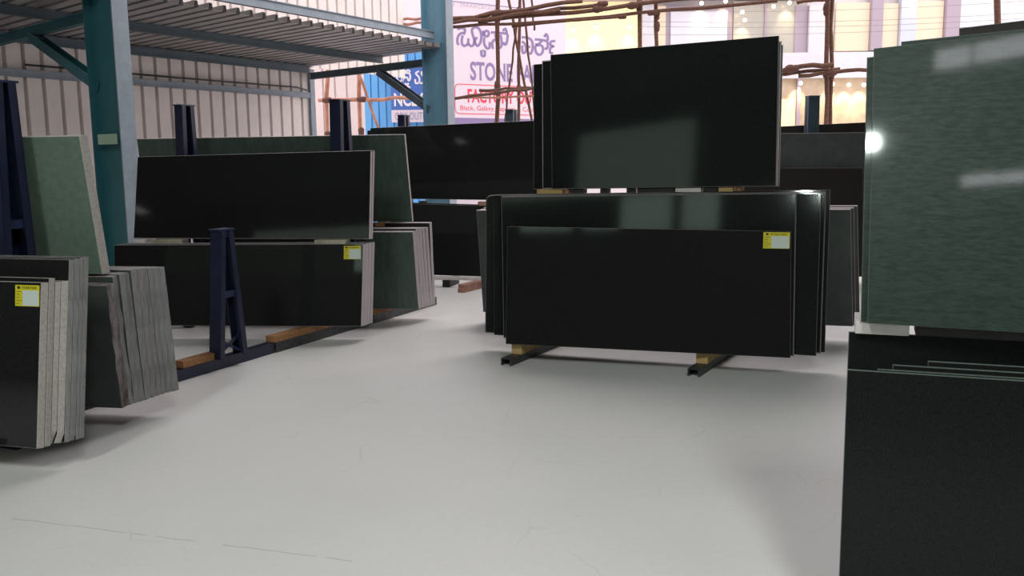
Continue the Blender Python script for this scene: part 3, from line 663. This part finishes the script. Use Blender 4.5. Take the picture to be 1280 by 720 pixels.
bm = NB(); box(bm, (7.5, 1.6, 4), XYZ, (.06, 10.7, 4)); struct(obj('wall_light_blocker', bm, M['darkhall']))  # unseen wall added to block pink light from the side
bm = NB(); box(bm, (-5, 1.0, 8.05), XYZ, (15, 10.2, .05)); struct(obj('ceiling', bm, M['roof']))

# hanging flood lamp over the floor behind the photographer (its reflection glows in the green slab)
lp = Vector((1.2, 3.02, 1.65)) + Vector((-.464, -.858, .221)) * 7.0
lr = empty('flood_lamp', lp, 'white pendant flood lamp hanging behind the photographer', 'lamp')
bm = NB(); bmesh.ops.create_uvsphere(bm, u_segments=16, v_segments=10, radius=.065); bmesh.ops.translate(bm, vec=lp, verts=bm.verts[:]); obj('bulb', bm, M['floodbulb'], lr, lp)
bm = NB(); tube(bm, [lp + zv(.07), lp + zv(.10), lp + zv(.22)], [.10, .09, .03], 14); obj('lamp_shade', bm, M['lampbody'], lr, lp)
bm = NB(); tube(bm, [lp + zv(.2), Vector((lp.x, lp.y, 8.0))], .006, 6); obj('cord', bm, M['lampbody'], lr, lp)

# ------------------------------------------------------------------ outside: fence, signs, building, scaffolding
o = corrugated('sheet_fence', (-8, 23.2), (at(455, 120, 23.2).x, 23.2), 0, 4.3, .30, .05, .05, M['palesheet'], inward=HALL); tag(o, 'pale pinkish ribbed sheet fence beyond the end of the cream wall', 'fence', 'sheet fences outside')
o = corrugated('sheet_fence', (at(455.5, 120, 23.2).x, 23.2), (at(545, 120, 23.2).x, 23.2), 0, 4.35, .19, .035, .05, M['bluesheet'], inward=HALL); tag(o, 'bright blue ribbed sheet fence beside the blue signboard', 'fence', 'sheet fences outside')

def sign_panel(root, nm, px, Y, m, y0, th=.05):
    pass
# blue sign
SY = 22.9
def bp(px, py): return at(px, py, SY)
def bplace(x, z): return Vector((x, SY - .032, z))
A_, B_ = bp(490, 158), bp(560, 82)
br = empty('blue_signboard', (A_.x, SY, A_.z), 'blue signboard with white letters seen between the brace and the far column', 'sign')
org = br.location.copy()
def flat(nm, x0, x1, z0, z1, Y, m, par, o, th=.02):
    bm = NB(); box(bm, ((x0 + x1) / 2, Y, (z0 + z1) / 2), XYZ, ((x1 - x0) / 2, th, (z1 - z0) / 2)); return obj(nm, bm, m, par, o)
flat('sign_panel', A_.x, B_.x, bp(490, 137.5).z, B_.z, SY, M['signblue'], br, org)
flat('sign_panel', A_.x, B_.x, bp(490, 153).z, bp(490, 137.7).z, SY, M['signwhite'], br, org)
def btext(nm, s, x0, x1, y0, y1, m, bold=.0):
    a, b = bp(x0, y1), bp(x1, y0)
    return obj(nm, text_mesh(s, a.x, b.x, bp((x0 + x1) / 2, y1).z, bp((x0 + x1) / 2, y0).z, bplace, bold), m, br, org)
btext('lettering', 'NCE S', 493, 532, 116, 133, M['signletter'], .03)
btext('lettering', 'ORY OUTL', 494, 532, 140.5, 150, M['paleblueletter'], .0)
bm = NB()
def bpl(px, py): q = bp(px, py); return Vector((q.x, SY - .034, q.z))
for pts in ([(496, 94), (497, 100), (500, 102), (503, 99), (501, 94), (498, 91), (503, 89)], [(503, 102), (505, 98), (509, 97), (511, 101), (513, 98), (512, 92), (506, 91), (510, 88), (513, 90)],
            [(506, 104), (509, 106), (511, 104)], [(505, 108), (507, 111), (510, 108), (513, 110)], [(519, 99), (520, 104), (524, 103), (524, 97), (520, 92), (524, 89)],
            [(524, 103), (528, 104), (530, 98), (527, 91), (531, 90), (532, 97)], [(531, 105), (533, 102)], [(529, 108), (532, 111)]):
    stroke(bm, pts, 2.3, lambda x, z: bpl(x, z))
obj('kannada_lettering', bm, M['signletter'], br, org)

# white sign, turned away to the right
SA = at(565, 147, 22.0); SD = Vector((math.cos(R(34)), math.sin(R(34)), 0)); SN = Vector((SD.y, -SD.x, 0))
def wloc(px, py):
    """(distance along the sign, height) of the sign's point the photograph shows there"""
    v = FW + RT * ((px - 640) / FPX) + DN * ((py - 360) / FPX)
    t = (SA - CAM).dot(SN) / v.dot(SN); q = CAM + v * t
    return (q - SA).dot(SD), q.z
def wpl(t, z, e=.03): return SA + SD * t + SN * e + Vector((0, 0, z - SA.z))
wx0, wx1 = wloc(556, 100)[0], wloc(706.5, 60)[0]; wz0 = wloc(565, 147)[1]; wz1 = 6.3
wr = empty('white_signboard', SA, 'large white signboard with purple and red lettering behind the scaffolding', 'sign')
def wpanel(nm, t0, t1, z0, z1, m, par=wr, e=0.0, th=.03):
    bm = NB(); box(bm, SA + SD * ((t0 + t1) / 2) + SN * e + zv((z0 + z1) / 2 - SA.z), (SD, SN, XYZ[2]), ((t1 - t0) / 2, th, (z1 - z0) / 2)); return obj(nm, bm, m, par, SA)
wpanel('sign_panel', wx0, wx1, wz0, wz1, M['signwhite'])
wpanel('purple_band', wx0, wx1, wz0 - .24, wz0 - .005, M['purple'])
def wtext(nm, s, x0, y0, x1, y1, y2, y3, m, bold=.0):
    """x0,y0..y1: left end top/bottom; x1,y2..y3: right end"""
    t0, zt = wloc(x0, y0); _, zb = wloc(x0, y1); t1, zt2 = wloc(x1, y2); _, zb2 = wloc(x1, y3)
    return obj(nm, text_mesh(s, t0, t1, (zb + zb2) / 2, (zt + zt2) / 2, lambda x, z: wpl(x, z, .034), bold), m, wr, SA)
wtext('lettering', 'STONE PARK', 586.5, 74, 684, 99.5, 85, 106, M['purple'], .025)
wtext('lettering', 'FACTORY OUTLET', 583.5, 109.5, 690, 127.5, 116.5, 132.5, M['red'], .03)
wtext('lettering', 'Black, Galaxy, Lapotra & Colours', 574.5, 131.5, 676, 139.5, 134.5, 142, M['red'], .0)
wtext('lettering', 'N : 29AAXCS12220', 562, 1.5, 622, 6.5, 10, 14, M['signgrey'], .0)
bm = NB()
t0, zt = wloc(567.5, 105); t1 = wx1 - .08; zb = wloc(570, 142)[1]; r = .10; w = .02
path = [(t1, zt), (t0 + r, zt), (t0 + r * .3, zt - r * .3), (t0, zt - r), (t0, zb + r), (t0 + r * .3, zb + r * .3), (t0 + r, zb), (t1, zb)]
for a, b in zip(path, path[1:]):
    d = (Vector(b) - Vector(a)).normalized(); n = Vector((-d.y, d.x)) * w / 2
    bm.faces.new([bm.verts.new(wpl(*(Vector(x) + sg * n), .034)) for x, sg in ((a, 1), (b, 1), (b, -1), (a, -1))])
obj('red_outline', bm, M['red'], wr, SA)
bm = NB(); z1_ = wloc(640, 9)[1]; t0 = wx0
bm.faces.new([bm.verts.new(wpl(*x, .034)) for x in ((t0, z1_), (wx1, z1_), (wx1, z1_ - .02), (t0, z1_ - .02))]); obj('purple_line', bm, M['purple'], wr, SA)
KN = [[(258, 292), (246, 255), (254, 205), (275, 180), (300, 172), (325, 182)], [(245, 132), (300, 122), (322, 140), (318, 172)],
      [(300, 195), (290, 250), (300, 292), (328, 298), (352, 275), (358, 225)], [(356, 275), (380, 302), (408, 288), (415, 240), (398, 180), (395, 135), (430, 112), (470, 138), (486, 200), (476, 268), (448, 300), (424, 270), (428, 230), (448, 218)],
      [(500, 150), (512, 200), (520, 160), (545, 150), (562, 175), (548, 205), (522, 200)], [(515, 215), (516, 280), (540, 322), (566, 318), (570, 262)],
      [(582, 165), (640, 170), (628, 195), (642, 240)], [(602, 332), (595, 275), (615, 240), (642, 262), (650, 318), (675, 318), (690, 280), (680, 190)], [(640, 172), (740, 180), (746, 230), (736, 280), (715, 285), (712, 262)], [(700, 152), (725, 130), (738, 158), (738, 178)],
      [(486, 342), (490, 395), (520, 398), (520, 345)], [(500, 345), (508, 345)],
      [(888, 213), (950, 220), (988, 245), (1000, 300), (990, 362), (965, 378), (946, 348), (952, 312), (976, 312)], [(895, 295), (898, 362), (920, 368), (934, 325), (915, 272), (890, 260)],
      [(1020, 235), (1080, 240), (1140, 255), (1150, 300), (1140, 328), (1120, 322)], [(1090, 250), (1060, 280), (1024, 288)], [(1026, 300), (1026, 340), (1042, 378), (1075, 388), (1100, 358), (1100, 312), (1072, 292), (1030, 298)],
      [(1115, 212), (1134, 183), (1150, 212), (1148, 250)], [(1226, 252), (1182, 258), (1178, 292), (1208, 305), (1178, 320), (1174, 366), (1202, 374)]]
bm = NB()
for pts in KN:
    stroke(bm, [(540 + x / 8, 20 + y / 8) for x, y in pts], 3.1, lambda x, y: wpl(*wloc(x, y), .034))
    if pts[0] == (500, 345): obj('kannada_lettering', bm, M['purple'], wr, SA); bm = NB()
obj('kannada_lettering', bm, M['purple'], wr, SA)

# building with lit windows
FY = 27.0
bx = lambda px, py=60: at(px, py, FY).x
bz = lambda py, px=960: at(px, py, FY).z
bo = Vector((bx(560), FY, 0))
bl = empty('shop_building', bo, 'white shop building with pilasters and warm lit windows behind the scaffolding', 'building')
def bpart(nm, x0, x1, y0, y1, m, proud=0.0, th=.06):
    cx = (x0 + x1) / 2
    bm = NB(); box(bm, ((bx(x0) + bx(x1)) / 2, FY - proud, (bz(y0, cx) + bz(y1, cx)) / 2), XYZ, (abs(bx(x1) - bx(x0)) / 2, th, abs(bz(y0, cx) - bz(y1, cx)) / 2)); return obj(nm, bm, m, bl, bo)
bm = NB(); box(bm, ((bx(360) + bx(1500)) / 2, FY + 1.6, 5.0), XYZ, ((bx(1500) - bx(360)) / 2, 1.5, 5.0)); obj('wall', bm, M['facade'], bl, bo)
bpart('lit_window_or_wall', 707, 798, -12, 90, M['lityellow'], .02)  # glowing panel stands in for a yellow wall lit by lamps
bpart('pilaster', 802, 817, -40, 160, M['marble'], .14, .12)
bpart('lit_strip', 821, 831, 8, 160, M['litcream'], .04)
bpart('window_frame', 831, 914, 8, 100, M['lilac'], .02)
bpart('lit_window_or_wall', 837, 907, 15, 100, M['litwhite'], .10)
bpart('showroom_window', 915, 1006, 2, 66.5, M['glassgrey'], .04)
bpart('mullion', 953, 956, 2, 66, M['lilac'], .10, .05)
bpart('pilaster', 991, 1006.5, 8, 66.5, M['lilac'], .08)
bpart('pilaster', 1007, 1037, 8, 92, M['facade'], .14, .12)
bpart('lit_window_or_wall', 1042, 1083.5, 4, 64, M['litcream'], .05)
bpart('pilaster', 1084, 1098, -30, 64, M['lilac'], .14, .12)
bpart('lit_window_or_wall', 1099, 1119, 5, 66, M['litcream'], .05)
bpart('pilaster', 1120, 1139, -30, 66, M['bluewhite'], .14, .12)
bpart('lit_window_or_wall', 1140, 1175, 2, 66, M['litcream'], .05)
bpart('pilaster', 1176, 1193, -30, 66, M['lilac'], .14, .12)
bpart('cladding', 1195, 1330, -40, 66, M['litwhite'], .05)
bpart('frieze', 960, 1330, 65.5, 97, M['marble'], .16, .16)
bpart('canopy', 707, 1000, -24, 1.5, M['lilac'], .30, .30)
bpart('shop_front', 940, 1200, 98, 200, M['beige'], .0)
bpart('shop_door', 974, 995, 124, 200, M['lityellow'], .06)
bpart('shop_pier', 996, 1000, 98, 200, M['lilac'], .10, .1)
gL = 'small warm lamps of the shop building'
LAMPS = [(745, 34), (787, 34), (716, 38), (877, 4), (907, 1.5), (928, 15), (931, 25), (967, 8), (987, 3.5), (1143, 8), (1001, 104), (1041, 105), (1061, 106), (1080, 106)]
LN = ['lamp glowing in the middle of the yellow panel', 'lamp at the pilaster end of the yellow panel', 'lamp at the signboard end of the yellow panel', 'lamp under the canopy above the white window', 'second lamp above the white window, nearer the showroom glass',
      'lamp in the showroom glass corner', 'tiny lamp below the showroom glass corner', 'lamp above the middle of the showroom glass', 'lamp above the lilac edge of the showroom glass', 'lamp at the top of the cream window by the bluish pilaster',
      'spot lamp over the bright shop door', 'spot lamp below the frieze just past the double pole', 'spot lamp below the frieze, middle of the last three', 'spot lamp below the frieze beside the green slabs']
for (px, py), ln in zip(LAMPS, LN):
    p = at(px, py, FY - .42); bm = NB(); bmesh.ops.create_icosphere(bm, subdivisions=2, radius=.055); bmesh.ops.translate(bm, vec=p, verts=bm.verts[:])
    tube(bm, [p + zv(.04), p + zv(.08)], .03, 8, 1)
    tag(obj('wall_lamp', bm, [M['bulb'], M['lilac']], None, p), 'small warm ' + ln, 'lamp', gL)
    if py > 20 or py < 5:
        ld = bpy.data.lights.new('lamp_glow', 'SPOT'); ld.energy = 22 if py < 90 else 50; ld.color = (1, .74, .38); ld.spot_size = R(75); ld.spot_blend = .8; ld.shadow_soft_size = .05
        lo = bpy.data.objects.new('lamp_glow', ld); C.objects.link(lo); lo.location = p + Vector((0, .05, -.08)); lo.rotation_euler = (R(38), 0, 0)

# scaffolding of lashed poles
SC = [0]
def pole(px0, py0, px1, py1, Y0, Y1, r, label, m='bamboo', group='scaffold poles outside', lash=()):
    a, b = at(px0, py0, Y0), at(px1, py1, Y1); SC[0] += 1; rnd = random.Random(SC[0]); L = (b - a).length
    pts, rad = [], []
    for k in range(9):
        t = k / 8; p = a.lerp(b, t)
        if 0 < k < 8: p += Vector((rnd.uniform(-1, 1), 0, rnd.uniform(-1, 1))) * r * .45
        pts.append(p); rad.append(r * .74 * (1.08 - .16 * t) * rnd.uniform(.93, 1.07))
    bm = NB(); tube(bm, pts, rad, 9)
    root = tag(obj('scaffold_pole', bm, M[m], None, a), label, 'scaffold pole', group)
    for t in lash:
        c = a.lerp(b, t); d = (b - a).normalized(); bm = NB()
        tube(bm, [c - d * r * 2.0, c - d * r * 1.2, c - d * r * .3, c + d * r * .5, c + d * r * 1.1, c + d * r * 1.9], [r * .85, r * 1.15 * rnd.uniform(.9, 1.2), r * rnd.uniform(1.1, 1.4), r * rnd.uniform(1.0, 1.3), r * 1.15, r * .8], 7); obj('rope_lashing', bm, M['rope'], root, a)
    return root
def down(px, Y): # pole foot on the ground below
    return None
def upright(px_top, px_bot, Y, r, label, m='bamboo', group='upright scaffold poles outside', lash=(), py_top=-60, py_bot=None):
    q = at(px_bot, 300, Y); yb = 0
    # foot on the ground: solve the pixel row whose point has z = 0
    lo_, hi_ = 205.0, 420.0
    for _ in range(40):
        mid = (lo_ + hi_) / 2
        if at(px_bot, mid, Y).z > 0: lo_ = mid
        else: hi_ = mid
    return pole(px_top, py_top, px_bot, hi_, Y, Y, r, label, m, group, lash)
upright(621.5, 621.5, 18.6, .058, 'dark upright pole crossing the white signboard lettering', lash=(.22, .46))
upright(649, 648, 18.8, .042, 'upright pole lashed beside the crossing diagonals before the signboard', lash=(.2, .47))
upright(799.5, 798, 17.6, .056, 'upright pole before the yellow lit panel', 'bamboo', lash=(.18,))
upright(821, 821, 17.5, .048, 'thin upright pole just past the yellow panel', lash=(.21, .25))
upright(1034, 1031.5, 16.4, .055, 'first of the paired upright poles before the cream window', lash=(.19, .40))
upright(1041, 1036.5, 16.45, .048, 'second of the paired upright poles before the cream window', lash=(.41,))
upright(1248, 1245, 15.3, .07, 'upright pole rising above the tall green slabs')
upright(408.5, 411, 20.3, .058, 'reddish upright pole just past the pale corner post', 'bamboored', lash=(.47, .57), py_top=60)
upright(448.5, 455, 20.3, .058, 'reddish upright pole where the blue fence begins', 'bamboored', lash=(.45,), py_top=60)
gd = 'diagonal scaffold braces outside'
pole(633, -15, 665, 152, 18.4, 18.4, .036, 'thin diagonal brace slanting past the first upright of the signboard', group=gd)
pole(652, -20, 669, 152, 18.5, 18.5, .03, 'steep diagonal brace by the end of the signboard lettering', group=gd)
pole(646, 30, 631, 152, 18.5, 18.5, .028, 'thin brace leaning the other way between the signboard uprights', group=gd)
pole(664, -15, 668, 38, 18.5, 18.5, .03, 'short hanging pole stub above the signboard end', group=gd)
pole(441, 70, 474, 162, 20.2, 20.2, .045, 'reddish diagonal brace before the blue fence', 'bamboored', gd)
gh = 'horizontal scaffold ledgers outside'
pole(548, 27, 728, 1.5, 18.3, 17.6, .058, 'upper ledger pole of the thick bundle above the signboard', group=gh, lash=(.42,))
pole(548, 30, 700, 12, 18.25, 17.7, .050, 'second ledger pole of the thick bundle above the signboard', group=gh)
pole(598, 27, 930, -8, 18.2, 17.0, .055, 'long ledger pole running above the yellow panel to the canopy lamps', group=gh, lash=(.47, .6))
pole(600, 24, 760, 4, 18.2, 17.6, .050, 'ledger pole in the middle of the thick bundle', group=gh, lash=(.96,))
pole(548, 35, 783, 20.5, 18.3, 17.5, .040, 'thin ledger below the thick bundle, ending before the yellow panel edge', group=gh, lash=(.98,))
pole(640, 32.5, 972, 1, 18.2, 16.8, .046, 'lower long ledger passing across the white window', group=gh, lash=(.55,))
pole(560, 124.5, 690, 107, 18.3, 18.0, .040, 'ledger across the red lettering, the lower sloping one', group=gh, lash=(.48,))
pole(599, 113, 690, 108, 18.35, 18.1, .036, 'short ledger meeting the first upright at the red lettering', group=gh)
pole(580, 122.5, 690, 120, 18.4, 18.2, .028, 'thinnest ledger across the red lettering', 'bamboored', gh)
pole(940, 91, 1042, 80.5, 16.6, 16.2, .060, 'thick ledger butting the paired uprights under the frieze', group=gh, lash=(.50,))
pole(940, 96, 1050, 86, 16.6, 16.3, .045, 'second ledger just under the thick one at the paired uprights', group=gh)
pole(998, 95, 1120, 84, 16.4, 15.9, .045, 'ledger running from the paired uprights behind the green slabs', group=gh, lash=(.35,))
pole(996, 3.5, 1060, -3, 16.4, 16.2, .040, 'short ledger at the top of the paired uprights', group=gh)
pole(398, 125.5, 528, 122.5, 20.15, 19.9, .055, 'reddish ledger before the blue fence under the tie beam', 'bamboored', gh, lash=(.09, .42))
for k, (y0, y1) in enumerate(((24, 22.5), (30, 28.5), (38, 36))):
    pole(505, y0, 545, y1, 19.9, 19.7, .038, ('upper', 'middle', 'lower')[k] + ' of three short ledgers seen between the cream wall end and the far column', 'bamboored', gh)

for k, (ya, yb, nm) in enumerate(((14, 2, 'top'), (27, 17, 'second'), (33, 24, 'third'), (43, 30, 'lowest'))):
    a, b = at(800, ya, 24), at(1330, yb - 4, 22); bm = NB()
    tube(bm, [a.lerp(b, t) - zv(.12 * 4 * t * (1 - t)) for t in (0, .2, .4, .6, .8, 1)], .005, 5)
    tag(obj('overhead_cable', bm, M['cable'], None, a), f'thin sagging cable strung before the lit building, {nm} of four', 'cable', 'thin cables before the building')

# ------------------------------------------------------------------ light
w = bpy.data.worlds.new('overcast evening sky'); bpy.context.scene.world = w; w.use_nodes = True
bg = w.node_tree.nodes['Background']; bg.inputs['Color'].default_value = (1.0, .915, .935, 1); bg.inputs['Strength'].default_value = 2.25
def area(name, loc, sx, sy, power, col, rot=(0, 0, 0)):
    ld = bpy.data.lights.new(name, 'AREA'); ld.shape = 'RECTANGLE'; ld.size = sx; ld.size_y = sy; ld.energy = power; ld.color = col
    o = bpy.data.objects.new(name, ld); C.objects.link(o); o.location = loc; o.rotation_euler = rot; return o
for x, y, p in ((-3.4, -2.6, 425), (1.6, -2.6, 395)):
    area('overhead_light', (x, y, 7.9), 1.2, 3.4, p, (.955, 1.0, .965))
area('overhead_light', (.2, 10.2, 7.7), 5.0, 1.2, 330, (1, .95, .95), (0, R(28), 0))  # added fill light, brightens the cream wall and the far floor

sc = bpy.context.scene
sc.view_settings.view_transform = 'Standard'; sc.view_settings.look = 'None'; sc.view_settings.gamma = 1; sc.view_settings.use_curve_mapping = False
sc.view_settings.exposure = 0.0
